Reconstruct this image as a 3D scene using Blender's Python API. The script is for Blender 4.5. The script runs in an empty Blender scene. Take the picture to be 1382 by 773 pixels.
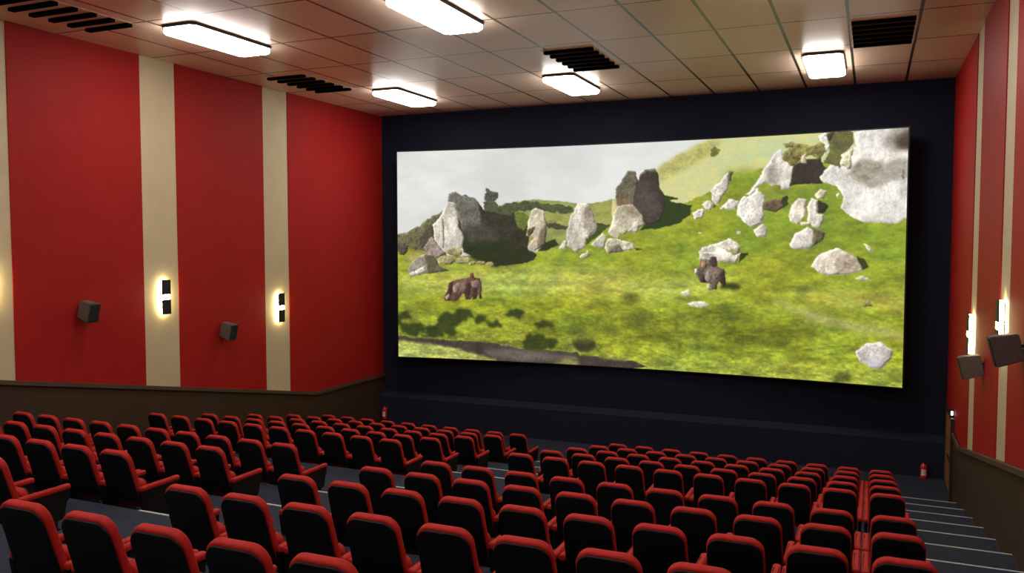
import bpy, bmesh, math, random
import numpy as np
from mathutils import Matrix, Vector, noise
random.seed(4)
PI = math.pi
DOOR_Y0, DOOR_TOP = 18.9, -3.58
SPK = {'left': [(10.05, -1.13, 'between the second and third cream stripes'), (13.35, -1.78, 'between the stripes nearest the screen')],
       'right': [(10.3, -1.12, 'larger in view, cut by the photo\'s right edge'), (13.6, -1.76, 'nearer the screen')]}
EXT = [(1.11*1.065, 20.6, -5.284), (-12.0*1.068, 20.655, -5.12)]
SK2 = 1.075
FILM_GAIN = 1.0
EXPO = 0.0
FILM = [
([(224,267),(246,256),(282,244),(310,240),(352,246),(399,263),(402,263),(433,261),(473,246),(568,247),(569,460),(368,462),(224,463)],(158,165,98),0.15,3,0),
([(470,251),(503,222),(529,166),(561,115),(584,82),(615,46),(646,14),(661,-4),(733,-16),(692,-24),(856,-35),(1005,-17),(1017,243),(1019,429),(736,425),(569,425),(470,388)],(214,210,146),0.07,3,0),
([(561,115),(584,82),(615,46),(646,14),(670,-3),(680,19),(662,65),(631,104),(594,142),(568,176)],(186,188,128),0.3,6,6),
([(662,41),(671,31),(684,43),(680,67),(666,72)],(120,122,60),0.4,6,0),
([(-4,400),(26,384),(52,353),(78,316),(104,287),(115,385),(107,534),(-4,536)],(104,100,70),0.5,6,0),
([(-12,479),(14,450),(39,478),(124,503),(272,501),(336,466),(384,432),(431,381),(476,365),(580,302),(652,232),(720,162),(773,117),(799,99),(1017,150),(1026,1043),(-14,1219)],(156,168,52),0.22,4,0),
([(693,140),(738,136),(764,152),(782,207),(816,223),(866,200),(893,221),(900,312),(948,371),(1008,341),(1010,474),(695,478)],(140,160,50),0.2,4,10),
([(5,594),(174,562),(431,556),(582,603),(709,579),(710,642),(582,682),(369,687),(173,690),(5,686)],(184,190,92),0.18,4,14),
([(790,637),(917,622),(1005,645),(1006,702),(880,696)],(172,172,78),0.18,4,10),
([(272,779),(432,745),(582,773),(710,746),(830,780),(856,853),(725,886),(508,862),(305,871)],(134,144,42),0.25,6,14),
([(39,720),(240,701),(431,701),(369,773),(106,790)],(158,166,44),0.2,6,10),
([(4,960),(432,955),(1002,933),(1009,1018),(3,1070)],(162,174,72),0.3,5,12),
([(132,230),(156,215),(185,247),(196,285),(224,286),(260,295),(269,340),(292,356),(296,417),(292,470),(314,492),(303,519),(275,539),(224,551),(181,517),(152,486),(137,385)],(46,44,31),0.5,5,0),
([(155,416),(210,424),(275,455),(314,494),(275,531),(224,551),(181,533),(152,478)],(32,44,14),0.3,4,6),
([(224,224),(223,237),(218,248),(212,254),(206,254),(200,248),(195,236),(194,222),(195,208),(200,197),(206,191),(212,192),(218,198),(223,210)],(78,84,66),0.5,9,0),
([(196,247),(224,248),(232,294),(196,293)],(84,84,56),0.5,6,0),
([(260,287),(259,297),(254,305),(246,309),(238,309),(231,304),(226,296),(224,286),(226,276),(231,268),(238,264),(246,264),(254,269),(259,277)],(76,82,50),0.5,7,0),
([(278,272),(276,282),(271,289),(264,293),(256,293),(249,288),(244,281),(242,271),(244,262),(249,255),(256,251),(264,251),(271,256),(276,263)],(76,82,50),0.5,7,0),
([(299,269),(298,279),(293,287),(286,291),(278,291),(271,286),(266,278),(264,268),(266,258),(271,251),(278,246),(286,247),(293,251),(298,260)],(76,82,50),0.5,7,0),
([(324,274),(322,284),(317,291),(310,296),(302,295),(295,291),(290,283),(289,273),(290,263),(295,255),(302,251),(310,252),(317,256),(322,264)],(76,82,50),0.5,7,0),
([(348,278),(347,287),(342,295),(335,298),(327,298),(320,294),(315,286),(314,277),(315,268),(320,261),(327,257),(335,258),(342,262),(347,269)],(76,82,50),0.5,7,0),
([(373,283),(371,292),(366,299),(359,303),(352,303),(345,298),(340,291),(338,282),(340,273),(345,266),(352,262),(359,262),(366,266),(371,274)],(76,82,50),0.5,7,0),
([(387,287),(385,295),(382,301),(376,305),(370,305),(364,301),(360,294),(359,286),(360,278),(364,272),(370,268),(376,269),(381,272),(385,279)],(76,82,50),0.5,7,0),
([(331,357),(352,346),(376,365),(373,380),(338,376)],(74,74,46),0.5,5,0),
([(260,302),(282,295),(299,326),(282,386),(268,356)],(112,122,52),0.5,6,0),
([(114,244),(117,207),(132,195),(148,218),(174,227),(186,254),(192,355),(163,385),(148,385),(137,307),(130,253)],(104,102,92),0.35,3,0),
([(144,354),(196,355),(224,386),(224,424),(163,447)],(70,66,56),0.4,5,8),
([(104,291),(114,241),(130,254),(138,307),(138,362),(152,416),(146,463),(115,492),(100,475),(82,424),(79,353),(93,326)],(202,194,180),0.18,3,0),
([(100,322),(105,322),(107,463),(102,467)],(140,132,118),0.2,3,0),
([(48,416),(63,369),(80,353),(82,424),(59,463),(50,464)],(84,74,58),0.4,4,0),
([(58,463),(78,408),(109,494),(82,522)],(150,134,122),0.3,3,0),
([(22,569),(37,521),(63,489),(82,496),(96,552),(70,588),(29,607)],(150,144,128),0.3,3,0),
([(27,588),(59,552),(66,580),(33,604)],(190,184,168),0.2,3,0),
([(59,497),(82,496),(96,552),(118,575),(70,590),(65,552)],(92,88,66),0.3,3,0),
([(22,497),(44,477),(70,481),(40,521),(10,553)],(160,162,96),0.3,4,0),
([(133,523),(131,532),(125,539),(116,544),(106,544),(97,540),(91,533),(89,524),(91,515),(97,508),(106,504),(116,504),(125,508),(131,515)],(158,148,102),0.35,4,0),
([(166,525),(164,533),(159,539),(152,542),(144,542),(136,539),(131,533),(130,526),(131,518),(136,512),(144,509),(152,509),(159,512),(164,518)],(158,148,102),0.35,4,0),
([(148,484),(146,493),(141,500),(134,504),(126,504),(118,500),(113,493),(111,484),(113,476),(118,468),(126,464),(134,464),(141,468),(146,475)],(158,148,102),0.35,4,0),
([(198,538),(197,542),(194,546),(190,548),(186,548),(182,546),(179,543),(178,538),(179,534),(182,530),(186,528),(190,528),(194,530),(197,534)],(158,148,102),0.35,4,0),
([(218,543),(217,548),(215,551),(211,554),(207,554),(203,552),(200,548),(199,543),(200,539),(203,535),(207,533),(211,532),(215,534),(217,538)],(158,148,102),0.35,4,0),
([(178,538),(177,542),(175,546),(172,548),(168,548),(165,546),(163,543),(162,538),(163,534),(165,531),(168,529),(172,529),(175,531),(177,534)],(158,148,102),0.35,4,0),
([(24,465),(22,479),(19,490),(14,496),(8,496),(2,490),(-1,479),(-2,465),(-1,452),(3,440),(8,434),(14,434),(19,440),(23,452)],(88,84,66),0.4,5,0),
([(299,288),(310,277),(328,296),(334,357),(330,447),(307,479),(291,462),(306,417),(288,405),(292,356)],(182,170,146),0.2,3,0),
([(326,304),(334,357),(330,447),(310,474),(317,387),(328,357)],(118,106,84),0.25,3,0),
([(289,379),(310,364),(303,394),(292,417)],(90,84,52),0.3,3,0),
([(314,477),(331,439),(352,421),(360,447),(328,479)],(38,48,18),0.2,4,0),
([(358,466),(370,432),(382,454),(373,473)],(190,184,160),0.2,3,0),
([(437,352),(468,359),(455,382),(416,454),(416,424)],(62,78,26),0.2,4,0),
([(377,454),(375,387),(384,313),(399,262),(419,259),(430,299),(439,366),(434,395),(416,424),(415,462),(396,482)],(200,192,176),0.18,3,0),
([(419,259),(430,299),(439,366),(420,424),(409,358),(409,291)],(166,154,138),0.25,3,0),
([(368,432),(377,424),(377,462),(368,466)],(180,172,150),0.2,3,0),
([(536,360),(565,268),(575,233),(600,240),(602,248),(584,251),(597,269),(630,274),(626,320),(607,351),(569,376),(525,383)],(38,58,14),0.25,4,0),
([(524,152),(536,122),(555,113),(563,140),(566,197),(575,226),(577,283),(566,346),(536,362),(513,273)],(58,52,44),0.35,3,0),
([(516,173),(536,163),(549,196),(569,297),(543,357),(520,273)],(76,70,62),0.3,4,5),
([(526,148),(539,121),(555,115),(562,133),(542,126)],(120,104,80),0.3,3,0),
([(477,243),(479,192),(490,164),(501,125),(516,121),(522,166),(516,270),(480,273)],(104,98,78),0.35,4,0),
([(479,243),(503,240),(515,266),(480,273)],(128,104,76),0.3,4,4),
([(480,272),(513,273),(530,317),(538,359),(510,383),(494,404),(481,426),(462,395),(470,344)],(194,184,160),0.22,3,0),
([(490,272),(513,273),(530,317),(517,331),(497,301)],(150,138,112),0.3,4,4),
([(502,392),(517,347),(527,360),(521,397)],(196,190,172),0.2,3,0),
([(486,399),(504,403),(517,425),(487,432)],(160,164,56),0.2,4,0),
([(454,461),(464,417),(487,426),(514,439),(518,470),(494,479),(462,488)],(186,178,156),0.25,3,0),
([(464,454),(487,446),(494,477),(464,487)],(128,114,94),0.3,3,0),
([(427,450),(450,394),(461,417),(452,467)],(184,178,158),0.2,3,0),
([(402,505),(420,472),(425,495),(410,516)],(188,186,150),0.2,3,0),
([(517,461),(534,468),(520,477)],(60,75,25),0.2,2,0),
([(629,313),(641,291),(653,300),(652,327),(635,342)],(196,188,174),0.25,4,0),
([(648,273),(660,257),(671,272),(665,301),(654,300)],(196,188,174),0.25,4,0),
([(665,214),(675,190),(682,184),(693,147),(702,144),(696,212),(684,246),(679,283),(667,258)],(196,188,174),0.25,4,0),
([(682,296),(699,257),(717,268),(712,298)],(196,188,174),0.25,4,0),
([(713,322),(716,274),(726,248),(738,255),(739,364),(727,350)],(196,188,174),0.25,4,0),
([(642,393),(650,390),(649,405)],(196,188,174),0.25,4,0),
([(714,391),(721,389),(720,404)],(196,188,174),0.25,4,0),
([(697,140),(706,141),(702,178),(696,178)],(110,92,70),0.3,3,0),
([(669,279),(675,280),(671,293)],(70,66,50),0.2,2,0),
([(644,477),(653,454),(679,439),(700,420),(716,437),(722,468),(720,495),(713,509),(664,510),(644,510)],(204,198,182),0.22,3,0),
([(642,479),(722,482),(713,523),(683,522),(652,514)],(200,192,176),0.25,3,0),
([(688,463),(719,459),(719,483),(707,490)],(160,148,110),0.3,3,0),
([(722,482),(734,478),(736,488),(718,523)],(46,58,18),0.2,3,0),
([(729,241),(747,198),(764,125),(781,67),(792,55),(798,109),(817,124),(809,222),(785,222),(767,189),(753,206),(738,245)],(206,200,188),0.18,4,0),
([(764,139),(781,117),(784,160),(782,214),(767,189)],(158,150,136),0.25,4,4),
([(814,123),(838,103),(860,99),(873,162),(858,175),(864,201),(822,201),(808,210)],(48,40,33),0.35,3,0),
([(858,175),(876,130),(892,99),(908,50),(919,64),(912,6),(944,-18),(1010,-23),(1013,342),(998,347),(986,366),(934,359),(910,333),(896,302),(900,254),(888,215),(866,198)],(222,217,208),0.1,4,0),
([(856,11),(870,-7),(876,46),(865,102),(861,44)],(206,200,186),0.2,4,0),
([(913,130),(932,113),(945,124),(961,119),(966,176),(946,219),(909,190)],(160,150,134),0.3,5,4),
([(946,181),(971,127),(1000,112),(1001,186),(972,208),(954,227),(941,222)],(176,168,156),0.2,4,4),
([(993,157),(995,157),(995,198),(992,194)],(110,104,96),0.1,2,0),
([(960,44),(980,3),(1002,-12),(1003,84),(986,76),(965,67)],(150,140,128),0.3,5,8),
([(979,44),(1001,13),(1003,86),(986,76)],(74,60,50),0.3,4,4),
([(826,92),(825,104),(820,114),(814,119),(806,119),(799,112),(794,101),(792,88),(794,75),(799,66),(806,61),(813,62),(820,68),(825,79)],(128,120,66),0.5,8,0),
([(843,71),(841,83),(836,93),(828,98),(819,97),(811,90),(806,79),(804,66),(806,54),(811,44),(819,39),(828,40),(836,47),(841,58)],(128,120,66),0.5,8,0),
([(860,70),(858,80),(854,89),(847,93),(840,93),(833,87),(828,77),(826,66),(828,54),(832,46),(839,42),(846,42),(853,48),(858,58)],(128,120,66),0.5,8,0),
([(868,70),(867,84),(864,95),(860,101),(855,101),(850,94),(847,82),(846,68),(847,54),(850,43),(854,37),(859,38),(863,45),(866,56)],(128,120,66),0.5,8,0),
([(823,46),(822,51),(818,55),(812,57),(806,56),(800,53),(796,48),(795,42),(796,36),(800,32),(806,30),(812,31),(818,35),(822,40)],(128,120,66),0.5,8,0),
([(867,6),(878,-6),(912,-1),(911,56),(895,99),(890,141),(868,119),(874,65)],(108,106,58),0.5,6,0),
([(870,3),(883,-2),(876,33),(870,32)],(62,54,38),0.3,5,0),
([(826,92),(835,80),(838,119),(828,115)],(196,180,150),0.2,4,0),
([(892,115),(916,51),(911,127),(906,152),(890,131)],(190,182,150),0.35,6,0),
([(757,207),(790,202),(802,255),(794,254),(762,253)],(144,152,60),0.25,4,0),
([(715,284),(732,251),(750,215),(765,246),(761,361),(739,372),(723,346)],(206,198,188),0.2,4,0),
([(760,270),(779,260),(797,261),(798,291),(783,314),(762,301)],(104,86,62),0.35,3,0),
([(794,254),(804,248),(807,278),(797,295)],(48,58,22),0.2,4,0),
([(745,387),(760,361),(770,381),(766,416),(751,416)],(196,188,174),0.2,3,0),
([(692,273),(706,257),(716,284),(704,299),(692,296)],(196,188,174),0.2,4,0),
([(806,328),(812,282),(825,256),(839,264),(835,336),(823,363),(809,352)],(200,190,172),0.22,3,0),
([(856,268),(867,278),(875,293),(866,318),(856,317)],(48,46,28),0.2,3,0),
([(839,296),(845,257),(856,268),(857,320),(868,324),(867,356),(861,384),(848,370),(840,349)],(204,196,182),0.2,3,0),
([(850,248),(861,221),(872,233),(867,262),(856,261)],(196,190,160),0.25,3,0),
([(886,247),(892,241),(895,260),(888,260)],(196,188,174),0.2,3,0),
([(826,355),(847,356),(845,372),(829,370)],(190,186,150),0.2,3,0),
([(809,445),(818,402),(840,376),(852,389),(850,455),(824,467),(812,462)],(204,198,186),0.18,3,0),
([(848,379),(870,402),(866,430),(849,456),(851,415)],(100,88,66),0.3,3,0),
([(933,441),(943,453),(950,476),(941,470)],(210,205,180),0.2,3,0),
([(714,394),(720,390),(720,406),(714,404)],(196,188,174),0.1,2,0),
([(846,539),(857,493),(876,472),(888,460),(906,470),(924,504),(934,548),(904,567),(870,569)],(204,192,174),0.2,3,0),
([(888,498),(912,476),(932,546),(904,567),(888,542)],(180,164,140),0.35,3,4),
([(922,490),(936,508),(943,531),(933,547)],(52,60,24),0.2,3,0),
([(922,580),(933,569),(949,584),(931,592)],(200,198,160),0.2,3,0),
([(771,660),(802,702),(853,752),(921,788),(1001,808),(1000,784),(935,765),(878,740),(828,706),(786,666)],(182,178,112),0.2,5,8),
([(933,666),(946,667),(949,690),(938,691)],(150,140,80),0.4,4,0),
([(923,874),(939,836),(965,826),(985,857),(981,893),(965,933),(947,929),(931,910)],(196,186,180),0.22,3,0),
([(942,907),(963,896),(963,932),(948,929)],(206,204,214),0.1,3,4),
([(886,983),(904,961),(919,969),(916,993),(892,998)],(82,92,34),0.3,6,4),
([(806,853),(806,859),(803,864),(799,867),(795,868),(791,866),(788,861),(787,856),(788,850),(791,844),(795,841),(799,841),(803,843),(806,847)],(84,100,30),0.2,6,4),
([(846,624),(845,628),(841,632),(836,634),(831,634),(826,633),(822,630),(821,626),(822,622),(825,619),(830,617),(836,616),(841,618),(845,621)],(96,112,40),0.2,5,4),
([(796,794),(792,811),(778,826),(759,835),(736,838),(716,833),(702,821),(697,804),(702,787),(716,772),(736,763),(758,761),(778,766),(791,778)],(118,128,36),0.3,8,14),
([(608,654),(623,643),(630,664),(617,674)],(212,208,184),0.15,3,0),
([(619,705),(634,694),(656,693),(668,710),(650,723),(631,716)],(206,200,176),0.15,3,0),
([(528,687),(526,694),(519,699),(510,702),(500,703),(490,701),(484,696),(481,690),(484,683),(490,678),(500,674),(510,674),(519,676),(526,681)],(110,118,44),0.35,8,8),
([(564,782),(561,796),(552,809),(539,816),(524,818),(511,812),(502,802),(498,788),(502,773),(511,761),(524,754),(539,752),(552,758),(561,768)],(104,112,36),0.35,8,8),
([(727,753),(722,772),(710,787),(692,797),(671,799),(652,793),(639,780),(634,762),(639,743),(652,727),(670,717),(691,716),(709,722),(722,736)],(112,124,36),0.35,8,8),
([(468,731),(466,741),(460,749),(452,754),(443,754),(435,751),(429,743),(427,734),(429,724),(435,716),(443,711),(452,711),(460,714),(466,722)],(128,136,38),0.35,8,8),
([(613,863),(611,876),(607,886),(600,893),(593,894),(587,889),(582,879),(581,867),(582,854),(587,844),(593,838),(600,837),(607,842),(611,851)],(116,120,44),0.35,8,8),
([(421,846),(419,855),(413,862),(405,866),(396,867),(387,864),(381,858),(379,850),(381,842),(387,835),(395,830),(405,829),(413,832),(419,838)],(92,98,32),0.35,8,8),
([(478,826),(477,833),(473,839),(468,843),(462,844),(457,841),(453,836),(451,829),(453,821),(456,815),(462,812),(468,811),(473,814),(477,819)],(92,98,32),0.35,8,8),
([(654,894),(653,902),(649,908),(644,912),(639,913),(634,910),(630,905),(629,897),(630,889),(634,883),(638,879),(644,878),(649,881),(653,886)],(104,116,50),0.35,8,8),
([(604,972),(602,980),(597,987),(589,992),(580,993),(572,990),(567,985),(565,977),(567,969),(572,962),(580,958),(589,956),(596,959),(602,964)],(88,104,36),0.35,8,8),
([(-2,894),(62,906),(136,911),(195,912),(246,924),(275,939),(353,939),(401,943),(404,954),(472,961),(516,968),(546,992),(472,1012),(369,1010),(401,1017),(224,1038),(-2,1060)],(66,58,50),0.25,2,0),
([(195,955),(268,940),(401,964),(401,972),(282,996),(217,984)],(104,98,90),0.25,3,6),
([(-2,921),(77,931),(136,952),(195,980),(224,995),(224,1038),(-2,1060)],(188,192,108),0.25,4,3),
([(353,981),(401,964),(401,1017),(353,1008)],(130,128,86),0.25,4,5),
([(253,922),(252,927),(249,931),(245,933),(240,934),(236,932),(232,929),(231,924),(232,919),(236,915),(240,913),(245,912),(249,914),(252,917)],(130,122,110),0.3,3,0),
([(28,824),(27,845),(23,862),(17,872),(10,872),(4,863),(0,847),(-2,826),(0,805),(4,788),(10,778),(17,778),(23,787),(27,803)],(54,64,20),0.4,12,3),
([(62,858),(59,874),(52,887),(42,894),(30,895),(19,889),(12,877),(10,861),(12,846),(20,832),(30,825),(42,824),(52,831),(60,843)],(54,64,20),0.4,12,3),
([(105,867),(103,883),(96,896),(87,903),(77,904),(68,898),(62,886),(60,870),(62,854),(69,842),(78,834),(88,834),(96,840),(103,852)],(54,64,20),0.4,12,3),
([(144,817),(141,834),(133,849),(121,857),(108,858),(96,851),(87,838),(84,821),(88,803),(96,789),(108,781),(121,780),(133,787),(141,800)],(54,64,20),0.4,12,3),
([(170,784),(167,798),(161,809),(152,816),(142,816),(134,811),(128,800),(125,787),(128,773),(134,762),(143,755),(152,755),(161,760),(167,771)],(54,64,20),0.4,12,3),
([(206,801),(204,812),(199,821),(192,827),(184,827),(176,823),(171,814),(170,804),(171,793),(176,784),(184,778),(192,778),(199,782),(204,791)],(54,64,20),0.4,12,3),
([(233,828),(232,838),(227,847),(221,852),(213,852),(207,848),(202,841),(201,831),(202,820),(207,812),(213,807),(221,806),(227,811),(232,818)],(54,64,20),0.4,12,3),
([(136,865),(134,874),(129,881),(122,885),(114,886),(106,882),(101,876),(99,868),(101,859),(106,852),(114,847),(122,847),(129,850),(134,856)],(54,64,20),0.4,12,3),
([(356,905),(352,922),(340,936),(324,945),(304,947),(287,941),(275,929),(271,913),(275,896),(287,881),(304,872),(323,871),(340,876),(352,889)],(54,64,20),0.4,12,3),
([(289,773),(287,783),(281,791),(272,796),(263,797),(254,793),(248,786),(246,776),(248,765),(254,757),(263,752),(272,752),(281,755),(287,763)],(54,64,20),0.4,12,3),
([(349,818),(347,825),(341,831),(333,834),(323,835),(315,833),(309,828),(307,821),(309,815),(315,809),(323,805),(333,804),(341,807),(347,812)],(54,64,20),0.4,12,3),
([(51,823),(49,829),(42,834),(33,838),(23,838),(14,836),(8,832),(6,825),(8,819),(14,814),(23,810),(33,810),(42,812),(49,817)],(146,152,62),0.3,8,3),
([(88,828),(87,834),(83,838),(77,841),(70,841),(64,839),(60,836),(58,830),(60,825),(64,821),(70,818),(77,818),(83,820),(87,824)],(146,152,62),0.3,8,3),
([(195,884),(193,891),(187,897),(178,901),(168,902),(159,899),(153,894),(151,888),(153,880),(159,875),(168,871),(178,870),(187,872),(193,878)],(146,152,62),0.3,8,3),
([(235,881),(233,886),(228,891),(221,894),(213,895),(206,893),(200,889),(199,884),(200,878),(206,874),(213,871),(221,870),(228,872),(233,876)],(146,152,62),0.3,8,3),
([(286,884),(284,895),(279,903),(272,908),(264,909),(256,905),(251,897),(250,888),(251,877),(256,869),(264,864),(272,863),(279,867),(284,875)],(146,152,62),0.3,8,3),
([(402,904),(400,917),(396,928),(391,934),(385,935),(379,930),(375,920),(374,907),(375,894),(379,883),(385,876),(391,876),(396,881),(400,891)],(146,152,62),0.3,8,3),
([(437,903),(435,917),(429,930),(419,937),(409,938),(399,933),(393,922),(390,908),(393,893),(399,881),(409,874),(419,873),(428,878),(435,889)],(58,54,30),0.3,5,3),
([(436,878),(434,886),(427,892),(418,896),(407,897),(397,895),(390,890),(388,883),(390,876),(397,869),(407,865),(418,864),(427,866),(434,872)],(132,138,52),0.3,5,4),
([(19,885),(18,889),(16,893),(12,895),(7,895),(3,893),(1,890),(0,886),(1,882),(3,878),(7,876),(12,876),(16,878),(18,881)],(122,130,50),0.4,8,2),
([(43,895),(42,898),(39,901),(34,903),(29,903),(25,902),(22,900),(21,897),(22,894),(25,891),(29,889),(34,889),(39,890),(42,892)],(122,130,50),0.4,8,2),
([(69,894),(69,898),(67,901),(64,903),(60,903),(57,902),(55,899),(54,894),(55,890),(57,887),(60,885),(64,884),(67,886),(69,889)],(122,130,50),0.4,8,2),
([(155,895),(153,900),(148,904),(140,907),(132,908),(125,906),(120,903),(118,898),(120,893),(125,889),(132,886),(140,885),(148,887),(153,890)],(122,130,50),0.4,8,2),
([(175,905),(174,909),(170,912),(165,914),(159,914),(154,913),(150,911),(149,907),(150,904),(154,901),(159,899),(165,898),(170,900),(174,902)],(122,130,50),0.4,8,2),
([(210,906),(208,910),(204,913),(198,915),(192,916),(186,914),(182,912),(180,909),(182,905),(186,902),(192,900),(198,900),(204,901),(208,903)],(122,130,50),0.4,8,2),
([(253,910),(252,915),(248,918),(242,920),(236,921),(230,920),(226,917),(224,913),(226,909),(230,905),(236,903),(242,902),(248,904),(252,906)],(122,130,50),0.4,8,2),
([(280,917),(279,924),(276,930),(270,933),(265,934),(260,931),(256,926),(255,920),(256,913),(260,907),(265,904),(270,903),(276,906),(279,911)],(122,130,50),0.4,8,2),
([(391,928),(390,932),(385,937),(378,939),(370,940),(363,939),(358,936),(356,931),(358,926),(363,922),(370,920),(378,919),(385,920),(390,923)],(122,130,50),0.4,8,2),
([(482,951),(480,957),(475,963),(466,966),(458,967),(449,966),(444,962),(442,956),(444,950),(449,945),(457,941),(466,940),(475,942),(480,946)],(150,158,72),0.4,8,3),
([(509,955),(507,960),(503,963),(496,966),(489,967),(482,966),(477,963),(476,960),(477,956),(482,952),(488,949),(496,948),(503,949),(507,952)],(150,158,72),0.4,8,3),
([(578,966),(576,970),(571,974),(563,977),(554,979),(546,978),(541,975),(539,971),(541,966),(546,962),(554,959),(563,958),(571,958),(576,961)],(150,158,72),0.4,8,3),
([(623,980),(621,984),(615,988),(606,991),(596,992),(587,992),(580,990),(578,986),(580,982),(587,978),(596,976),(606,974),(614,974),(621,977)],(150,158,72),0.4,8,3),
([(190,709),(246,702),(242,714),(195,719)],(96,112,36),0.1,3,4),
([(109,721),(104,697),(111,677),(118,630),(137,615),(162,609),(164,588),(170,585),(172,607),(186,608),(191,635),(190,709),(185,709),(184,682),(178,710),(173,710),(172,682),(166,712),(159,713),(157,683),(148,683),(137,715),(131,720),(118,722)],(92,66,56),0.5,3,0),
([(133,625),(151,617),(162,636),(151,676),(133,684)],(132,104,92),0.3,4,4),
([(691,610),(723,612),(720,635),(682,637)],(48,60,20),0.2,4,3),
([(646,511),(655,506),(660,529),(665,498),(676,498),(680,541),(690,551),(696,617),(691,628),(685,597),(677,636),(665,640),(659,612),(649,614),(640,578),(635,571),(636,555),(644,549)],(98,82,68),0.5,4,0),
([(649,542),(661,535),(683,555),(674,611),(659,605)],(134,118,102),0.4,5,4),
([(106,717),(111,681),(118,638),(126,625),(123,677),(116,720)],(60,42,36),0.35,2,0),
([(124,653),(137,627),(144,637),(138,676),(127,684)],(150,122,108),0.35,2,0),
([(151,683),(155,632),(164,628),(165,683),(159,713),(154,711)],(64,44,38),0.35,2,0),
([(166,624),(181,616),(188,631),(181,652),(169,653)],(140,112,98),0.35,2,0),
([(169,683),(173,653),(181,657),(178,706),(170,711)],(58,40,34),0.35,2,0),
([(137,719),(141,698),(148,693),(153,718)],(160,168,60),0.35,2,0),
([(107,701),(116,685),(119,702),(112,720)],(176,150,132),0.35,2,0),
([(164,605),(164,588),(171,586),(172,604)],(120,60,50),0.35,2,0),
([(664,531),(666,501),(675,500),(679,538),(672,545)],(62,50,42),0.35,2,0),
([(647,546),(648,518),(654,508),(660,532),(657,549)],(150,112,92),0.35,2,0),
([(655,570),(663,556),(669,576),(666,608),(658,598)],(168,156,140),0.35,2,0),
([(649,612),(648,584),(655,581),(658,612)],(60,50,42),0.35,2,0),
([(683,604),(684,569),(692,558),(696,614),(691,626)],(56,46,40),0.35,2,0),
([(659,639),(660,615),(666,612),(670,638)],(172,166,128),0.35,2,0),
([(669,570),(680,548),(688,562),(682,590),(672,594)],(120,104,92),0.35,2,0),
([(635,574),(636,555),(640,550),(642,574)],(196,180,160),0.35,2,0)
]
SC = 1.2            # everything is laid out in survey units, scaled to metres at the end
col = bpy.context.scene.collection

# ------------------------------------------------------------------ materials
def nt(name):
    m = bpy.data.materials.new(name); m.use_nodes = True
    n = m.node_tree; b = n.nodes['Principled BSDF']
    return m, n, b
def srgb(c):
    return tuple(((v/255)/12.92 if v/255 <= .04045 else ((v/255+.055)/1.055)**2.4) for v in c)
def mat(name, rgb, rough=.6, var=.12, scale=6, bump=0, bscale=120, metal=0, spec=.5, sheen=0, coat=0):
    """noise-varied principled material"""
    m, n, b = nt(name)
    tc = n.nodes.new('ShaderNodeTexCoord'); no = n.nodes.new('ShaderNodeTexNoise')
    no.inputs['Scale'].default_value = scale; no.inputs['Detail'].default_value = 5
    n.links.new(tc.outputs['Object'], no.inputs['Vector'])
    r = n.nodes.new('ShaderNodeValToRGB')
    r.color_ramp.elements[0].position = .3; r.color_ramp.elements[1].position = .7
    r.color_ramp.elements[0].color = tuple(v*(1-var) for v in rgb)+(1,)
    r.color_ramp.elements[1].color = tuple(min(1, v*(1+var)) for v in rgb)+(1,)
    n.links.new(no.outputs['Fac'], r.inputs['Fac']); n.links.new(r.outputs['Color'], b.inputs['Base Color'])
    b.inputs['Roughness'].default_value = rough; b.inputs['Metallic'].default_value = metal
    b.inputs['Specular IOR Level'].default_value = spec
    b.inputs['Sheen Weight'].default_value = sheen
    b.inputs['Coat Weight'].default_value = coat
    if bump:
        n2 = n.nodes.new('ShaderNodeTexNoise'); n2.inputs['Scale'].default_value = bscale
        n.links.new(tc.outputs['Object'], n2.inputs['Vector'])
        bp = n.nodes.new('ShaderNodeBump'); bp.inputs['Strength'].default_value = bump; bp.inputs['Distance'].default_value = .01
        n.links.new(n2.outputs['Fac'], bp.inputs['Height']); n.links.new(bp.outputs['Normal'], b.inputs['Normal'])
    return m
def emit(name, rgb, s):
    m, n, b = nt(name)
    b.inputs['Base Color'].default_value = rgb+(1,)
    b.inputs['Emission Color'].default_value = rgb+(1,); b.inputs['Emission Strength'].default_value = s
    return m

M = {}
M['red_wall'] = mat('red_wall_paint', (.305, .0105, .0090), .60, .06, 1.5, .08, 60, spec=.14)
M['cream'] = mat('cream_wall_paint', (.50, .40, .245), .6, .05, 2, .08, 60)
M['wains'] = mat('brown_wainscot', (.036, .0155, .0052), .6, .1, 3)
M['wains_cap'] = mat('brown_wainscot_cap', (.065, .038, .022), .55, .1, 3)
M['navy'] = mat('navy_screen_wall', (.0062, .0082, .0200), .9, .08, 2, spec=.25)
M['ledge'] = mat('navy_ledge', (.008, .011, .024), .9, .08, 2, spec=.25)
M['back'] = mat('rear_wall_plaster', (.75, .62, .48), .8, .05, 2)
M['carpet'] = mat('blue_grey_carpet', (.019, .0235, .038), .95, .25, 14, .3, 300, spec=.2)
M['nosing'] = mat('metal_stair_nosing', (.42, .42, .42), .45, .1, 20, metal=.2)
M['fabric'] = mat('red_seat_fabric', (.39, .0125, .008), .75, .12, 26, .2, 420, spec=.25)
M['shell'] = mat('black_seat_shell', (.0015, .0015, .002), .6, .2, 20, spec=.3)
M['panel'] = mat('black_side_panel', (.002, .002, .0025), .6, .2, 20, spec=.3)
M['black'] = mat('black_metal', (.012, .012, .012), .5, .1, 10, spec=.3)
M['slat'] = mat('matt_black_slat', (.003, .003, .003), .95, .1, 10, spec=.02)
M['speaker'] = mat('charcoal_speaker_case', (.085, .072, .07), .5, .1, 20)
M['grille'] = mat('black_speaker_grille', (.008, .008, .010), .7, .3, 60, .3, 200)
M['wood'] = mat('wood_door', (.26, .115, .045), .45, .3, 5)
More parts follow.
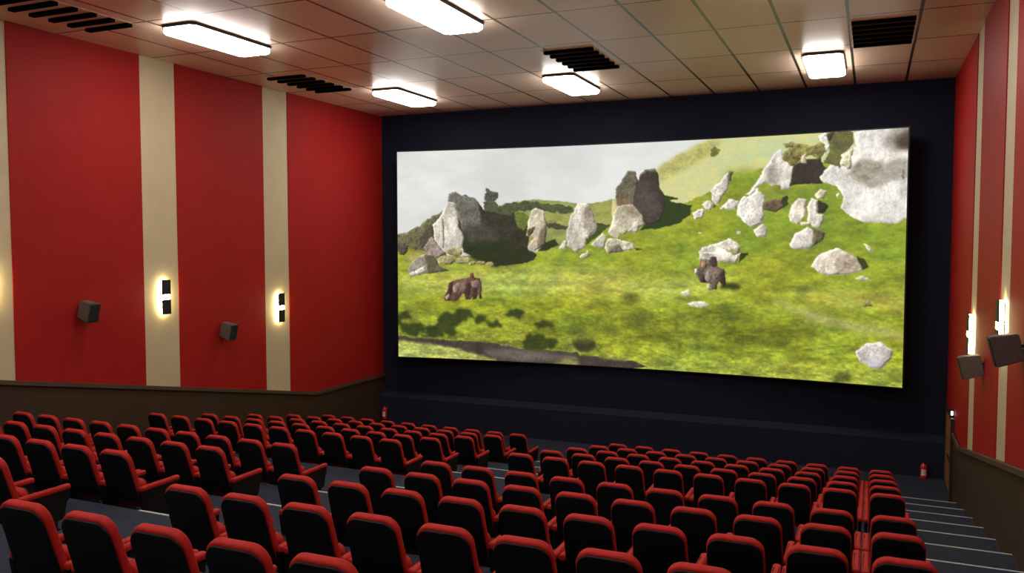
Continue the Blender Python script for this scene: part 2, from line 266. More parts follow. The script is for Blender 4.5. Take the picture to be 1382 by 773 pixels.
M['darkwood'] = mat('dark_door_frame', (.035, .012, .009), .5, .2, 5)
M['ext_red'] = mat('extinguisher_red', (.5, .015, .015), .3, .05, 5)
M['ext_black'] = mat('extinguisher_black', (.012, .012, .013), .4, .1, 10)
M['paper'] = mat('white_paper_label', (.55, .5, .48), .6, .35, 30)
M['vent_plate'] = mat('vent_plate', (.85, .63, .48), .5, .05, 5)
M['lamp'] = emit('fluorescent_diffuser', (1.0, .96, .90), 22.5)
M['sconce'] = emit('sconce_diffuser', (1.0, .86, .46), 32.0)
M['exit'] = emit('emergency_lamp_lens', (1.0, .95, .85), 4.0)

# ceiling tiles: painted boards with a dark joint every 1.054 x 2.09 units
def ceiling_material():
    m, n, b = nt('ceiling_tiles')
    geo = n.nodes.new('ShaderNodeTexCoord'); sep = n.nodes.new('ShaderNodeSeparateXYZ')
    n.links.new(geo.outputs['Object'], sep.inputs[0])
    def math_(op, a, bb, c=None):
        k = n.nodes.new('ShaderNodeMath'); k.operation = op
        for i, v in enumerate((a, bb, c)):
            if v is None: continue
            if isinstance(v, (int, float)): k.inputs[i].default_value = v
            else: n.links.new(v, k.inputs[i])
        return k.outputs[0]
    def line(sock, off, per, wid):
        t = math_('SUBTRACT', sock, off*SC); t = math_('DIVIDE', t, per*SC)
        f = math_('FRACT', t, 0); d = math_('SUBTRACT', f, .5); d = math_('ABSOLUTE', d, 0)
        return math_('GREATER_THAN', d, .5-wid/per/2), math_('FLOOR', t, 0)
    lx, ix = line(sep.outputs[0], .640, 1.054, .052)
    ly, iy = line(sep.outputs[1], 20.91, 2.09, .044)
    j = math_('MAXIMUM', lx, ly)
    cmb = n.nodes.new('ShaderNodeCombineXYZ'); n.links.new(ix, cmb.inputs[0]); n.links.new(iy, cmb.inputs[1])
    wn = n.nodes.new('ShaderNodeTexWhiteNoise'); n.links.new(cmb.outputs[0], wn.inputs['Vector'])
    rp = n.nodes.new('ShaderNodeValToRGB')
    rp.color_ramp.elements[0].color = (.84, .60, .455, 1); rp.color_ramp.elements[1].color = (.90, .66, .51, 1)
    n.links.new(wn.outputs['Value'], rp.inputs['Fac'])
    mx = n.nodes.new('ShaderNodeMix'); mx.data_type = 'RGBA'
    n.links.new(j, mx.inputs[0]); n.links.new(rp.outputs['Color'], mx.inputs[6]); mx.inputs[7].default_value = (.035, .022, .015, 1)
    n.links.new(mx.outputs[2], b.inputs['Base Color'])
    b.inputs['Roughness'].default_value = .32; b.inputs['Specular IOR Level'].default_value = .5
    return m
M['ceiling'] = ceiling_material()

# ------------------------------------------------------------------ mesh helpers
def add_box(bm, x0, x1, y0, y1, z0, z1, mi=0, bevel=0, mtx=None):
    vs = [bm.verts.new((x, y, z)) for x in (x0, x1) for y in (y0, y1) for z in (z0, z1)]
    fs = []
    for q in ((0,1,3,2), (4,6,7,5), (0,4,5,1), (2,3,7,6), (0,2,6,4), (1,5,7,3)):
        f = bm.faces.new([vs[i] for i in q]); f.material_index = mi; fs.append(f)
    if bevel:
        es = list({e for f in fs for e in f.edges})
        r = bmesh.ops.bevel(bm, geom=es, offset=bevel, segments=2, affect='EDGES', profile=.6)
        vs = list({v for f in r['faces'] for v in f.verts} | {v for v in vs if v.is_valid})
        for f in r['faces']: f.material_index = mi
    if mtx is not None:
        bmesh.ops.transform(bm, matrix=mtx, verts=[v for v in vs if v.is_valid])
    return vs
def add_prism(bm, poly, axis, a, b_, mi=0):
    """polygon in the plane across `axis`, extruded from a to b_"""
    def P(p, t):
        if axis == 0: return (t, p[0], p[1])
        if axis == 1: return (p[0], t, p[1])
        return (p[0], p[1], t)
    A = [bm.verts.new(P(p, a)) for p in poly]; B = [bm.verts.new(P(p, b_)) for p in poly]
    n = len(poly); fs = [bm.faces.new(A), bm.faces.new(B[::-1])]
    for i in range(n): fs.append(bm.faces.new((A[i], B[i], B[(i+1) % n], A[(i+1) % n])))
    for f in fs: f.material_index = mi
    return A+B
def add_lathe(bm, prof, seg=20, cx=0, cy=0, mi=0):
    rings = [[bm.verts.new((cx+r*math.cos(2*PI*k/seg), cy+r*math.sin(2*PI*k/seg), z)) for k in range(seg)] for r, z in prof]
    for a, c in zip(rings, rings[1:]):
        for k in range(seg):
            f = bm.faces.new((a[k], a[(k+1) % seg], c[(k+1) % seg], c[k])); f.material_index = mi; f.smooth = True
    for r in (rings[0][::-1], rings[-1]): bm.faces.new(r).material_index = mi
def add_tube(bm, pts, r, seg=8, mi=0):
    pts = [Vector(p) for p in pts]; rings = []
    for i, p in enumerate(pts):
        d = (pts[min(i+1, len(pts)-1)]-pts[max(i-1, 0)]).normalized()
        u = d.cross(Vector((0, 0, 1)));
        if u.length < .1: u = d.cross(Vector((1, 0, 0)))
        u.normalize(); w = d.cross(u)
        rings.append([bm.verts.new(p+r*(math.cos(2*PI*k/seg)*u+math.sin(2*PI*k/seg)*w)) for k in range(seg)])
    for a, c in zip(rings, rings[1:]):
        for k in range(seg):
            f = bm.faces.new((a[k], a[(k+1) % seg], c[(k+1) % seg], c[k])); f.smooth = True; f.material_index = mi
    bm.faces.new(rings[0][::-1]).material_index = mi; bm.faces.new(rings[-1]).material_index = mi
def round_rect(w0, w1, h, rt, rb, n=6):
    """outline, centre bottom at origin: bottom width w0, top width w1, corner radii top and bottom"""
    pts = []
    def arc(cx, cz, r, a0, a1):
        for k in range(n+1):
            a = a0+(a1-a0)*k/n; pts.append((cx+r*math.cos(a), cz+r*math.sin(a)))
    arc(w0/2-rb, rb, rb, -PI/2, 0); arc(w1/2-rt, h-rt, rt, 0, PI/2)
    arc(-w1/2+rt, h-rt, rt, PI/2, PI); arc(-w0/2+rb, rb, rb, PI, 1.5*PI)
    return pts
def inset(pts, d):
    n = len(pts); out = []
    for i in range(n):
        a = Vector(pts[i-1]); b = Vector(pts[(i+1) % n]); t = (b-a)
        if t.length < 1e-9: out.append(pts[i]); continue
        t.normalize(); out.append((pts[i][0]-t.y*d, pts[i][1]+t.x*d))
    return out
def add_cushion(bm, outline, thick, r, mtx, crown=0.0, mi=0, steps=4):
    """pillowy slab: outline in (x,z), thickness along y from 0 to thick, edges rounded by r"""
    prof = [(r*(1-math.sin(PI/2*k/steps)), r*(1-math.cos(PI/2*k/steps))) for k in range(steps+1)]   # (inset, y)
    prof = prof+[(i, thick-y) for i, y in prof[::-1]]
    cx = sum(p[0] for p in outline)/len(outline); cz = sum(p[1] for p in outline)/len(outline)
    prof = [(r+.04, -crown)]+prof+[(r+.04, thick+crown)]
    rings = []
    for i, y in prof:
        o = inset(outline, min(i, r)) if i <= r else [(cx+(p[0]-cx)*.7, cz+(p[1]-cz)*.7) for p in outline]
        rings.append([bm.verts.new(mtx @ Vector((p[0], y, p[1]))) for p in o])
    n = len(outline)
    for a, c in zip(rings, rings[1:]):
        for k in range(n):
            f = bm.faces.new((a[k], a[(k+1) % n], c[(k+1) % n], c[k])); f.smooth = True; f.material_index = mi
    for q in (rings[0][::-1], rings[-1]):
        f = bm.faces.new(q); f.smooth = True; f.material_index = mi
def obj(name, bm, mats, parent=None, loc=(0, 0, 0)):
    bmesh.ops.remove_doubles(bm, verts=bm.verts, dist=1e-6)
    bmesh.ops.recalc_face_normals(bm, faces=bm.faces)
    me = bpy.data.meshes.new(name); bm.to_mesh(me); bm.free()
    for m in (mats if isinstance(mats, (list, tuple)) else [mats]): me.materials.append(m)
    o = bpy.data.objects.new(name, me); col.objects.link(o); o.location = loc
    if parent: o.parent = parent
    return o
def tag(o, label, cat, group=None):
    o['label'] = label; o['category'] = cat
    if group: o['group'] = group
    return o
def thing(name, label, cat, loc=(0, 0, 0), rotz=0, group=None):
    o = bpy.data.objects.new(name, None); col.objects.link(o); o.location = loc; o.rotation_euler = (0, 0, rotz)
    o.empty_display_size = .1
    return tag(o, label, cat, group)
def copy_tree(o, parent=None):
    c = o.copy(); col.objects.link(c)
    if parent: c.parent = parent
    for ch in list(o.children): copy_tree(ch, c)
    return c
def struct(name, bm, mats):
    o = obj(name, bm, mats); o['kind'] = 'structure'; return o

# ------------------------------------------------------------------ room
K = 1.075
XL, XR, YB, ZC = -12.127*K, 1.5275*K, 19.493*K, 3.328*K
YR = -5.0                      # rear wall
N0Y, N0Z, PY, PZ = 6.06, -2.654, 1.333, .263
SK = .0115                     # the seating rows run very slightly askew to the walls
def nose(k): return N0Y+PY*k, N0Z-PZ*k
def skew(x): return SK*(-6-x)
# floor : one stepped slab; the highest tread runs on to the rear wall
KT = -7
bm = bmesh.new()
prof = []
y, z = nose(KT); prof.append((YR, z))
for k in range(KT, 10):
    y, z = nose(k); prof += [(y, z), (y, z-PZ)]
zf = nose(9)[1]-PZ
prof += [(YB, zf)]
X0, X1 = XL-.2, XR+.2
for (ya, za), (yb, zb) in zip(prof, prof[1:]):
    q = []
    for x, (yy, zz) in ((X0, (ya, za)), (X1, (ya, za)), (X1, (yb, zb)), (X0, (yb, zb))):
        q.append(bm.verts.new((x, yy+(0 if yy in (YR, YB) else skew(x)), zz)))
    bm.faces.new(q)
# underside makes the slab solid
vb = [bm.verts.new(p) for p in ((X0, YR, zf-.3), (X1, YR, zf-.3), (X1, YB, zf-.3), (X0, YB, zf-.3))]
bm.faces.new(vb[::-1])
floor = struct('floor', bm, M['carpet'])
# metal nosings of the aisle steps
tn = 1
for k in range(-1, 10):
    y, z = nose(k)
    for xa, xb in ((.56, XR-.02), (-6.58, -5.16)):
        if k == -1 and xa > 0: continue
        bm = bmesh.new()
        vs = [bm.verts.new((x, y+skew(x)+dy, z+dz)) for x in (xa, xb) for dy in (-.022, .006) for dz in (-.02, .006)]
        for q in ((0,1,3,2), (4,6,7,5), (0,4,5,1), (2,3,7,6), (0,2,6,4), (1,5,7,3)): bm.faces.new([vs[i] for i in q])
        struct('trim_%d' % tn, bm, M['nosing']); tn += 1

# ceiling
bm = bmesh.new(); add_box(bm, XL-.2, XR+.2, YR-.2, YB+.2, ZC, ZC+.15)
struct('ceiling', bm, M['ceiling'])
# screen wall with its sloping ledge
bm = bmesh.new(); add_box(bm, XL-.2, XR+.2, YB, YB+.2, zf-.3, ZC, 0)
add_prism(bm, [(YB, -4.353), (20.73, -4.478), (20.73, zf), (YB, zf)], 0, XL, XR, 1)
struct('wall_front', bm, [M['navy'], M['ledge']])
bm = bmesh.new(); add_box(bm, XL-.2, XR+.2, YR-.2, YR, zf-.3, ZC)
struct('wall_back', bm, M['back'])
# side walls: cream wall, raised red panels, brown wainscot that follows the rake
WY, WZ, WS = 16.43*K, -3.585*K, .189           # knee of the wainscot
def wz(y): return WZ if y >= WY else WZ+(WY-y)*WS
stripes = [(s*K, (s+.83)*K) for s in (-1.95, 1.36, 4.70, 8.02, 11.38, 14.69)]
def side_wall(name, x, sgn, y_end):
    """sgn +1: the room lies on the +x side"""
    bm = bmesh.new()
    add_box(bm, *sorted((x-.2*sgn, x)), YR, YB, zf-.3, ZC, 0)
    edges = [YR]+[v for s in stripes for v in s]+[YB]
    for a, b in zip(edges[::2], edges[1::2]):
        ys = [a]+([WY] if a < WY < b else [])+[b]
        poly = [(b, ZC), (a, ZC)]+[(y, wz(y)) for y in ys]
        add_prism(bm, poly, 0, x-.01*sgn, x+.015*sgn, 1)
    lower = [(YR, zf-.3)]+[(YR, wz(YR)), (WY, wz(WY))]+([(y_end, wz(YB))] if y_end > WY else [])+[(y_end, zf-.3)]
    if y_end < WY: lower = [(YR, zf-.3), (YR, wz(YR)), (y_end, wz(y_end)), (y_end, zf-.3)]
    add_prism(bm, lower, 0, x-.01*sgn, x+.03*sgn, 2)
    ys = [YR, WY, y_end] if y_end > WY else [YR, y_end]
    cap = [(y, wz(y)) for y in ys]+[(y, wz(y)-.075) for y in ys[::-1]]
    add_prism(bm, cap, 0, x, x+.075*sgn, 3)
    return struct(name, bm, [M['cream'], M['red_wall'], M['wains'], M['wains_cap']])
side_wall('wall_left', XL, 1, YB)
side_wall('wall_right', XR, -1, DOOR_Y0)

# door in the right wall beside the screen: dark frame, wooden leaf, handle
bm = bmesh.new()
dz0, dz1 = zf, DOOR_TOP
add_box(bm, XR-.085, XR, DOOR_Y0, DOOR_Y0+.12, dz0, dz1, 0)
add_box(bm, XR-.05, XR, YB-.30, YB-.22, dz0, dz1, 0)
add_box(bm, XR-.05, XR, DOOR_Y0+.12, YB-.30, dz1-.1, dz1, 0)
dfr = struct('door_1', bm, M['darkwood'])
bm = bmesh.new(); add_box(bm, XR-.04, XR-.005, DOOR_Y0+.13, YB-.32, dz0+.02, dz1-.06, 0, .008)
for a in (.15, .55):
    add_box(bm, XR-.048, XR-.038, DOOR_Y0+.3, YB-.6, dz0+(dz1-dz0)*a, dz0+(dz1-dz0)*(a+.32), 0, .005)
leaf = obj('door_leaf', bm, M['wood'], dfr)
bm = bmesh.new(); add_box(bm, XR-.085, XR-.065, DOOR_Y0+.25, DOOR_Y0+.9, dz0+.75, dz0+.79, 0, .005)
for yy in (.3, .8): add_box(bm, XR-.08, XR-.035, DOOR_Y0+yy, DOOR_Y0+yy+.03, dz0+.755, dz0+.785)
obj('push_bar', bm, M['black'], dfr)
t = thing('emergency_light', 'small lit emergency light on the right wall above the wooden door', 'lamp', (XR-.01, DOOR_Y0+.25, dz1+.02))
bm = bmesh.new(); add_box(bm, -.09, -.0, -.04, .10, 0, .12, 0, .008); obj('housing', bm, M['black'], t)
bm = bmesh.new(); add_box(bm, -.065, -.025, -.052, -.038, .02, .10, 0, .004); obj('lens', bm, M['exit'], t)

# ------------------------------------------------------------------ ceiling lights and vents
ROWS = ['over the front rows', 'over the middle rows', 'over the rear rows', 'unseen, added at the back of the room', 'at the very back of the room']
def make_light():
    t = thing('ceiling_light', 'x', 'light', (0, 0, ZC), 0, 'white fluorescent ceiling lights')
    o = [(-.37, -.93), (-.29, -1.01), (.29, -1.01), (.37, -.93), (.37, .93), (.29, 1.01), (-.29, 1.01), (-.37, .93)]
    bm = bmesh.new(); add_prism(bm, o, 2, -.055, 0); obj('housing', bm, M['black'], t)
    bm = bmesh.new()
    rings = []
    for s, z in ((1.0, -.055), (.99, -.115), (.94, -.14)):
        rings.append([bm.verts.new((x*s, y*(s+(1-s)*.4), z)) for x, y in [(p*.96, q*.985) for p, q in o]])
    for a, c in zip(rings, rings[1:]):
        for i in range(8): bm.faces.new((a[i], a[(i+1) % 8], c[(i+1) % 8], c[i]))
    bm.faces.new(rings[-1]); bm.faces.new(rings[0][::-1])
    obj('diffuser', bm, M['lamp'], t)
    return t
L0 = make_light()
lx = [(-9.84*K, 'left'), (-5.83*K, 'centre'), (-.86*K, 'right')]
ly = [(16.86*K, 'nearest the screen wall'), (10.9*K, 'one light back from the screen end'), (4.9*K, 'unseen, added above the rear seats'), (-1.1*K, 'unseen, added at the back of the room')]  # two rear rows and right column's second light: unseen, added to light the room
first = True
for x, xn in lx:
    for y, yn in ly:
        c = L0 if first else copy_tree(L0); first = False
        c.location = (x, y, ZC); c['label'] = 'long white ceiling light, %s column, %s' % (xn, yn)
V0 = None
def make_vent():
    t = thing('ceiling_vent', 'x', 'vent', (0, 0, ZC), 0, 'slatted black ceiling vents')
    bm = bmesh.new(); add_box(bm, -.515, .515, -1.02, 1.02, -.004, 0); obj('vent_plate', bm, M['vent_plate'], t)
    for i in range(6):
        bm = bmesh.new(); add_box(bm, -.48, .48, -.93+i*.345, -.93+i*.345+.105, -.055, -.004)
        obj('slat', bm, M['slat'], t)
    return t
V0 = make_vent()
for i, (x, y, l) in enumerate(((-10.95, 14.84, 'black slatted vent in the ceiling by the left wall, near the screen'), (-10.95, 8.92, 'black slatted vent in the ceiling by the left wall, cut by the photo\'s left edge'),
        (-4.92, 14.84, 'black slatted vent in the middle of the ceiling'), (.10, 14.8, 'black slatted vent in the ceiling near the right wall'))):
    c = V0 if i == 0 else copy_tree(V0)
    c.location = (x*K, y*K, ZC); c['label'] = l

# ------------------------------------------------------------------ wall sconces and speakers (modelled for the left wall, +x into the room)
def make_sconce():
    t = thing('wall_sconce', 'x', 'wall lamp', (0, 0, 0), 0, 'tall backlit wall sconces')
    bm = bmesh.new(); add_box(bm, 0, .02, -.05, .05, -.30, .30, 0, .004); obj('wall_plate', bm, M['black'], t)
    bm = bmesh.new(); add_box(bm, .02, .075, -.080, .080, -.335, .335, 0, .010)
    add_box(bm, .07, .093, -.098, .098, -.045, .045, 0, .004); obj('diffuser', bm, M['sconce'], t)
    for z0, z1 in ((.05, .345), (-.345, -.05)):
        bm = bmesh.new(); add_box(bm, .076, .096, -.112, .112, z0, z1, 0, .004); obj('cover_plate', bm, M['black'], t)
    return t
S0 = make_sconce(); first = True
for side, x, rz in (('left', XL, 0), ('right', XR, PI)):
    for y, z, d in ((15.15, -1.48, 'nearest the screen'), (11.83, -1.04, 'second from the screen'), (8.44, -.66, 'third from the screen')):
        if side == 'right' and y < 9: continue
        c = S0 if first else copy_tree(S0); first = False
        c.location = (x, y*K, z*K); c.rotation_euler.z = rz
        c['label'] = 'glowing sconce with black cover plates, %s wall, %s' % (side, d)
def make_speaker():
    t = thing('wall_speaker', 'x', 'speaker', (0, 0, 0), 0, 'surround speakers on the side walls')
    T = Matrix.Translation((.04, 0, 0)) @ Matrix.Rotation(math.radians(14), 4, 'Y')
    bm = bmesh.new()
    # case tapers to the back
    a = [(-.13, -.175), (-.13, .175)]
    f = [bm.verts.new(T @ Vector(p)) for p in ((.30, -.115, -.18), (.30, .115, -.18), (.30, .115, .18), (.30, -.115, .18))]
    r = [bm.verts.new(T @ Vector(p)) for p in ((.0, -.095, -.15), (.0, .095, -.15), (.0, .095, .16), (.0, -.095, .16))]
    bm.faces.new(f); bm.faces.new(r[::-1])
    for i in range(4): bm.faces.new((r[i], r[(i+1) % 4], f[(i+1) % 4], f[i]))
    bmesh.ops.bevel(bm, geom=list(bm.edges), offset=.012, segments=2, affect='EDGES')
    obj('speaker_case', bm, M['speaker'], t)
    bm = bmesh.new(); add_box(bm, .298, .312, -.103, .103, -.166, .166, 0, .006, T); obj('speaker_grille', bm, M['grille'], t)
    bm = bmesh.new(); add_box(bm, 0, .02, -.045, .045, -.07, .09, 0, .004); add_box(bm, .01, .16, -.02, .02, -.01, .025); obj('wall_bracket', bm, M['black'], t)
    return t
P0 = make_speaker(); first = True
for side, x, rz in (('left', XL, 0), ('right', XR, PI)):
    for y, z, d in SPK[side]:
        c = P0 if first else copy_tree(P0); first = False
        c.location = (x, y*K, z*K); c.rotation_euler.z = rz
        c['label'] = 'small charcoal speaker on the %s wall, %s' % (side, d)

# ------------------------------------------------------------------ extinguishers
def make_ext():
    t = thing('fire_extinguisher', 'x', 'fire extinguisher', (0, 0, 0), 0, 'red fire extinguishers')
    bm = bmesh.new(); add_lathe(bm, [(.055, 0), (.068, .006), (.07, .03), (.07, .27), (.062, .305), (.04, .33), (.024, .34), (.024, .352)]); obj('cylinder', bm, M['ext_red'], t)
    bm = bmesh.new(); add_lathe(bm, [(.022, .352), (.022, .375)], 12)
    add_box(bm, -.012, .012, -.07, .03, .375, .387); add_box(bm, -.010, .010, -.075, .02, .405, .415); add_box(bm, -.010, .010, .0, .02, .38, .412)
    obj('valve_handle', bm, M['ext_black'], t)
    bm = bmesh.new(); add_tube(bm, [(.0, .02, .37), (.05, .03, .38), (.085, .02, .33), (.088, .0, .2), (.085, 0, .08)], .010); obj('hose', bm, M['ext_black'], t)
    bm = bmesh.new()
    n = 8
    va = [[bm.verts.new((.0715*math.sin(a), -.0715*math.cos(a), z)) for a in [(-.75+1.5*i/n) for i in range(n+1)]] for z in (.08, .22)]
    for i in range(n): bm.faces.new((va[0][i], va[0][i+1], va[1][i+1], va[1][i]))
    obj('paper_label', bm, M['paper'], t)
    return t
e = make_ext(); e.location = EXT[0]; e['label'] = 'red fire extinguisher on the floor beside the right steps, under the screen'
e2 = copy_tree(e)
bm = bmesh.new(); add_box(bm, -.08, .08, .062, .074, .08, .30); add_box(bm, -.075, .075, -.01, .074, .20, .215)
obj('wall_bracket', bm, M['ext_black'], e2)
e2.location = EXT[1]; e2['label'] = 'red fire extinguisher hung on the ledge in the far left corner under the screen'

# ------------------------------------------------------------------ screen with the film frame
SX0, SX1, SY, SZ1, SZ0, SAG = -11.32*SK2, .648*SK2, 18.95*SK2, 2.297*SK2, -3.015*SK2, .45*SK2
def fbm(x, y, seed, octaves=4):
    """value noise summed over octaves, vectorised"""
    out = np.zeros_like(x); amp = .5; rng = np.random.RandomState(seed)
    for o in range(octaves):
        t = rng.rand(64, 64); xi = np.floor(x).astype(int); yi = np.floor(y).astype(int)
        fx = x-xi; fy = y-yi; fx = fx*fx*(3-2*fx); fy = fy*fy*(3-2*fy)
        a = t[yi % 64, xi % 64]; b = t[yi % 64, (xi+1) % 64]; c = t[(yi+1) % 64, xi % 64]; d = t[(yi+1) % 64, (xi+1) % 64]
        out += amp*((a*(1-fx)+b*fx)*(1-fy)+(c*(1-fx)+d*fx)*fy-.5)*2
        x = x*2.03+7; y = y*2.03+3; amp *= .55
    return out
NX, NZ = 880, 400
U, V = np.meshgrid(np.linspace(0, 1000, NX), np.linspace(0, 1000, NZ))
PXX, PYY = U*.69, V*.306        # film-frame units with square aspect
wx = fbm(PXX/7, PYY/7, 1, 4); wy = fbm(PXX/7, PYY/7, 2, 4)
big = fbm(PXX/90, PYY/50, 3, 4); fine = fbm(PXX/2.6, PYY/2.0, 4, 3); mid = fbm(PXX/14, PYY/8, 5, 4)
gy0, gx0 = np.gradient(fbm(PXX/17, PYY/22, 8, 5)*1.6); emb = np.clip(-(gx0*1.0+gy0*.7)*3.2, -.5, .5)
g = PYY/306
tuft = fbm(PXX/5, PYY/2.6, 12, 4)
blot = fbm(PXX/12, PYY/18, 21, 4); crk = np.exp(-(fbm(PXX/9, PYY/15, 22, 4)/.035)**2); clump = fbm(PXX/22, PYY/8, 23, 4)
sky = np.stack([222+10*big+8*g, 223+9*big+8*g, 220+8*big+4*g], -1)+ (fbm(PXX/60, PYY/25, 9, 4)[..., None])*16
img = sky
def inside(px, py, poly):
    r = np.zeros(px.shape, bool); n = len(poly); j = n-1
    for i in range(n):
        xi, yi = poly[i]; xj, yj = poly[j]
        if yi != yj:
            r ^= ((yi > py) != (yj > py)) & (px < (xj-xi)*(py-yi)/(yj-yi)+xi)
        j = i
    return r
def blur(a, k):
    for ax in (0, 1):
        n = max(1, int(k)); acc = np.zeros_like(a)
        p = np.pad(a, [(n, n) if i == ax else (0, 0) for i in range(2)], mode='edge')
        for s in range(2*n+1): acc += p[s:s+a.shape[0], :] if ax == 0 else p[:, s:s+a.shape[1]]
        a = acc/(2*n+1)
    return a
for idx, (poly, c, na, wp, soft) in enumerate(FILM):
    w_ = wp*.55
    px = PXX+wx*w_; py = PYY+wy*w_
    pl = [(a*.69, b*.306) for a, b in poly]
    x0 = min(p[0] for p in pl)-4-soft*2; x1 = max(p[0] for p in pl)+4+soft*2; y0 = min(p[1] for p in pl)-4-soft*2; y1 = max(p[1] for p in pl)+4+soft*2
    i0 = int(np.clip(y0/306*NZ, 0, NZ)); i1 = int(np.clip(y1/306*NZ+1, 0, NZ)); j0 = int(np.clip(x0/690*NX, 0, NX)); j1 = int(np.clip(x1/690*NX+1, 0, NX))
    if i1 <= i0 or j1 <= j0: continue
    sl = (slice(i0, i1), slice(j0, j1))
    m = inside(px[sl], py[sl], pl).astype(float)
    if soft: m = blur(blur(m, soft*.8), soft*.8)
    else: m = blur(m, .6)*.55+m*.45
    tex = (fine[sl]*.65+mid[sl]*.5)
    green = c[1] > c[0]*.98 and c[1] > c[2]*1.3
    lum = 1+tex*na*(.75 if green else 1.2)
    if not green and not soft:      # modelled stone: light from the upper left
        mb = blur(m, 2.5); gy_, gx_ = np.gradient(mb)
        lum = (lum+np.clip((gx_*.9+gy_*.7)*1.9, -.5, .22)*min(1, na*5))*(1.06 if sum(c) > 480 else 1)+emb[sl]*.28*min(1, na*4)
    cc = np.array(c, float)[None, None]*lum[..., None]
    if not green and not soft and sum(c) > 330: cc *= (1+.22*blot[sl]-.12*crk[sl])[..., None]
    if green and c[0] < 190 and sum(c) > 260: cc *= (1+np.clip(clump[sl], -.6, .35)*(.10+.30*PYY[sl]/306))[..., None]*np.array([.975, .955, .86])
    if green and c[0] < 190: cc *= (1+tuft[sl]*(.05+.24*(PYY[sl]/306)**1.5))[..., None]
    if green: cc[..., 2] *= (1-.12*mid[sl]-.10*big[sl]); cc[..., 0] *= (1+.05*mid[sl]+.10*big[sl])*.975
    img[sl] = img[sl]*(1-m[..., None])+cc*m[..., None]
img = np.clip(img/255, 0, 1)
lin = np.where(img <= .04045, img/12.92, ((img+.055)/1.055)**2.4)

xc, hw = (SX0+SX1)/2, (SX1-SX0)/2
def sy(x, off=0): return SY+SAG*(1-((x-xc)/hw)**2)+off
xs = SX0+(SX1-SX0)*U/1000; zs = SZ1+(SZ0-SZ1)*V/1000; ys = sy(xs)
co = np.stack([xs, ys, zs], -1).reshape(-1, 3)
ii, jj = np.meshgrid(np.arange(NZ-1), np.arange(NX-1), indexing='ij')
b0 = (ii*NX+jj).ravel()
quads = np.stack([b0, b0+NX, b0+NX+1, b0+1], -1)
me = bpy.data.meshes.new('picture_surface')
me.vertices.add(len(co)); me.vertices.foreach_set('co', co.astype(np.float32).ravel())
me.loops.add(quads.size); me.loops.foreach_set('vertex_index', quads.astype(np.int32).ravel())
me.polygons.add(len(quads)); me.polygons.foreach_set('loop_start', np.arange(0, quads.size, 4, dtype=np.int32))
me.update(calc_edges=True); me.validate()
at = me.color_attributes.new('film', 'FLOAT_COLOR', 'POINT')
at.data.foreach_set('color', np.concatenate([lin.reshape(-1, 3), np.ones((len(co), 1))], 1).astype(np.float32).ravel())
m, n, b = nt('projected_film_frame')
va = n.nodes.new('ShaderNodeVertexColor'); va.layer_name = 'film'
n.links.new(va.outputs['Color'], b.inputs['Emission Color']); b.inputs['Emission Strength'].default_value = FILM_GAIN
b.inputs['Base Color'].default_value = (.03, .03, .03, 1); b.inputs['Roughness'].default_value = .9; b.inputs['Specular IOR Level'].default_value = .1
me.materials.append(m)
scr = thing('projection_screen', 'huge curved cinema screen showing a green hillside with pale rocks', 'screen', (0, 0, 0))
po = bpy.data.objects.new('picture_surface', me); col.objects.link(po); po.parent = scr
bm = bmesh.new(); n_ = 48
pf = [SX0-.03+(SX1-SX0+.06)*i/n_ for i in range(n_+1)]
poly = [(x, sy(x, .012)) for x in pf]+[(x, sy(x, .10)) for x in pf[::-1]]
add_prism(bm, poly, 2, SZ0-.03, SZ1+.03)
obj('screen_backing', bm, M['black'], scr)
bm = bmesh.new()
for x in (xc-hw*.8, xc, xc+hw*.8):
    for z in (SZ0+.5, SZ1-.5): add_box(bm, x-.05, x+.05, sy(x, .09), YB, z-.05, z+.05)
obj('wall_bracket', bm, M['black'], scr)

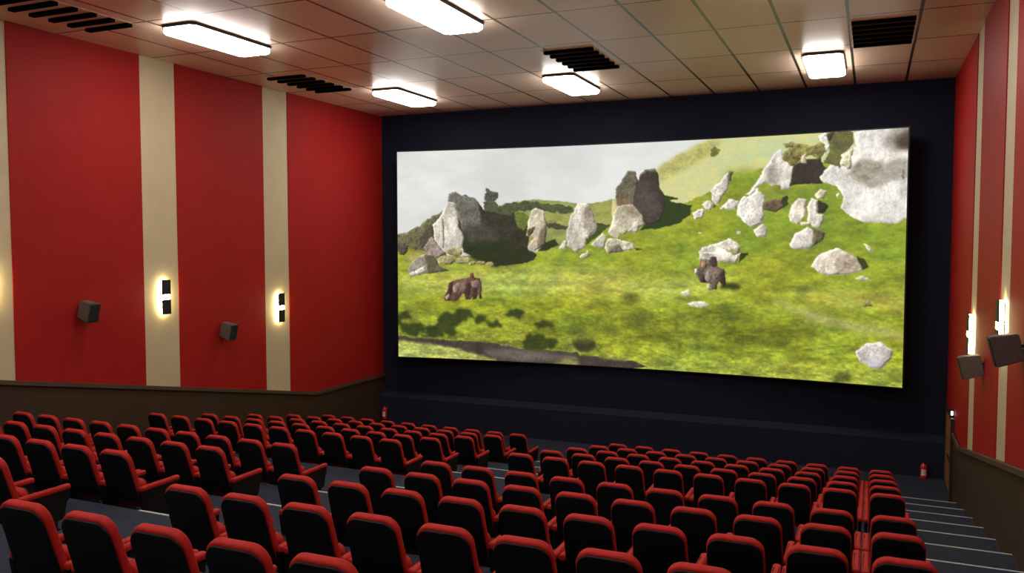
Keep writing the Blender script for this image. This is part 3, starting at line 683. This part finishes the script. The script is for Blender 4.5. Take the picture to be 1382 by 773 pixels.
# ------------------------------------------------------------------ cinema chairs
CW = .56
def arched(pts, h):
    return [(x, z+(.012*(1-(x/.2)**2) if z > h*.8 else 0)) for x, z in pts]
def make_chair():
    t = thing('cinema_chair', 'x', 'chair', (0, 0, 0))
    H = .765; zb = .225; tilt = .16      # the back leans: foot of the cushion .16 forward of its top
    L = math.hypot(H-zb, tilt); ang = math.atan2(tilt, H-zb)
    T = Matrix.Translation((0, tilt, zb)) @ Matrix.Rotation(ang, 4, 'X')
    bm = bmesh.new()
    add_cushion(bm, arched(round_rect(.435, .410, L, .095, .045, 6), L), .064, .018, T, .004)
    bk = obj('backrest', bm, M['fabric'], t)
    bm = bmesh.new()
    add_cushion(bm, arched(round_rect(.418, .393, L-.022, .088, .03, 6), L), .05, .008, T @ Matrix.Translation((0, -.012, .003)), .002)
    obj('back_shell', bm, M['shell'], bk)
    # tip-up seat, folded against the back: cushion towards the back, dark pan to the front
    R = Matrix.Translation((0, .275, .12)) @ Matrix.Rotation(math.radians(15), 4, 'X')
    bm = bmesh.new(); add_cushion(bm, round_rect(.38, .37, .33, .07, .04, 5), .08, .028, R, .006)
    st = obj('seat', bm, M['fabric'], t)
    bm = bmesh.new(); add_cushion(bm, round_rect(.34, .33, .29, .06, .03, 5), .03, .010, R @ Matrix.Translation((0, .069, .02)), .002)
    obj('seat_pan', bm, M['shell'], st)
    for s in (-1, 1):
        x = .2425*s
        bm = bmesh.new()
        R = Matrix.Translation((x, .13, .402)) @ Matrix.Rotation(math.radians(-90), 4, 'X')
        add_cushion(bm, round_rect(.066, .066, .52, .030, .015, 4), .048, .016, R, 0)
        obj('armrest', bm, M['fabric'], t)
        bm = bmesh.new()
        prof = [(.12, .36), (.63, .36), (.63, .27), (.60, .24), (.57, .10), (.50, .085), (.50, .02), (.54, 0), (.26, 0), (.30, .02), (.28, .10), (.16, .12)]
        add_prism(bm, prof, 0, x-.020, x+.020)
        obj('side_panel', bm, M['panel'], t)
    return t
ORD = ['first', 'second', 'third', 'fourth', 'fifth', 'sixth', 'seventh', 'eighth', 'ninth', 'tenth']
chair0 = make_chair(); used = False
ks = [8, 7, 6, 5, 4, 2, 1, 0, -1, -2]           # tread index of each row, from the screen
A1 = math.radians(.60)
for r, k in enumerate(ks):
    y = 6.155+PY*k; z = nose(k)[1]-PZ
    if r < 5: rn = '%s row from screen' % ORD[r]
    else: rn = '%s row behind cross aisle' % ORD[r-5]
    for blk in ('right', 'left'):
        for j in range(10):
            if blk == 'right':
                x = .257-(9-j)*CW
                if r == 8 and j > 8 or r == 9 and j > 4: continue
                sn = '%s seat from the aisle' % ORD[j]
                if j == 9: sn = 'end seat by right steps'
            else:
                x = .257-9*CW-2.285-(9-j)*CW
                if r == 7 and j < 5 or r == 6 and j < 2 or r == 8 and j < 9 or r == 9: continue
                sn = '%s seat from the aisle' % ORD[9-j]
                if j == 0: sn = 'end seat by left wall'
            c = copy_tree(chair0) if used else chair0; used = True
            c.location = (x, y+skew(x)+.0, z); c.rotation_euler.z = 0
            c['label'] = 'red cinema chair, %s block, %s, %s' % (blk, rn, sn)
            c['group'] = 'red cinema chairs in the %s block' % blk

# ------------------------------------------------------------------ camera
cam = bpy.data.cameras.new('camera'); co_ = bpy.data.objects.new('camera', cam); col.objects.link(co_)
cam.sensor_width = 36; cam.lens = 1134/1382*36; cam.clip_end = 200; cam.clip_start = .05
co_.rotation_euler = (math.radians(90-3.09), 0, math.radians(23.12)); co_.location = (0, 0, 0)
sc = bpy.context.scene; sc.camera = co_
w = bpy.data.worlds.new('world'); sc.world = w; w.use_nodes = True
w.node_tree.nodes['Background'].inputs[0].default_value = (.02, .02, .025, 1)
sc.view_settings.view_transform = 'Standard'; sc.view_settings.look = 'None'; sc.view_settings.gamma = 1
sc.view_settings.use_curve_mapping = False; sc.view_settings.exposure = EXPO

# ------------------------------------------------------------------ survey units -> metres
for me_ in bpy.data.meshes: me_.transform(Matrix.Scale(SC, 4)); me_.update()
for o in bpy.data.objects: o.location = o.location*SC
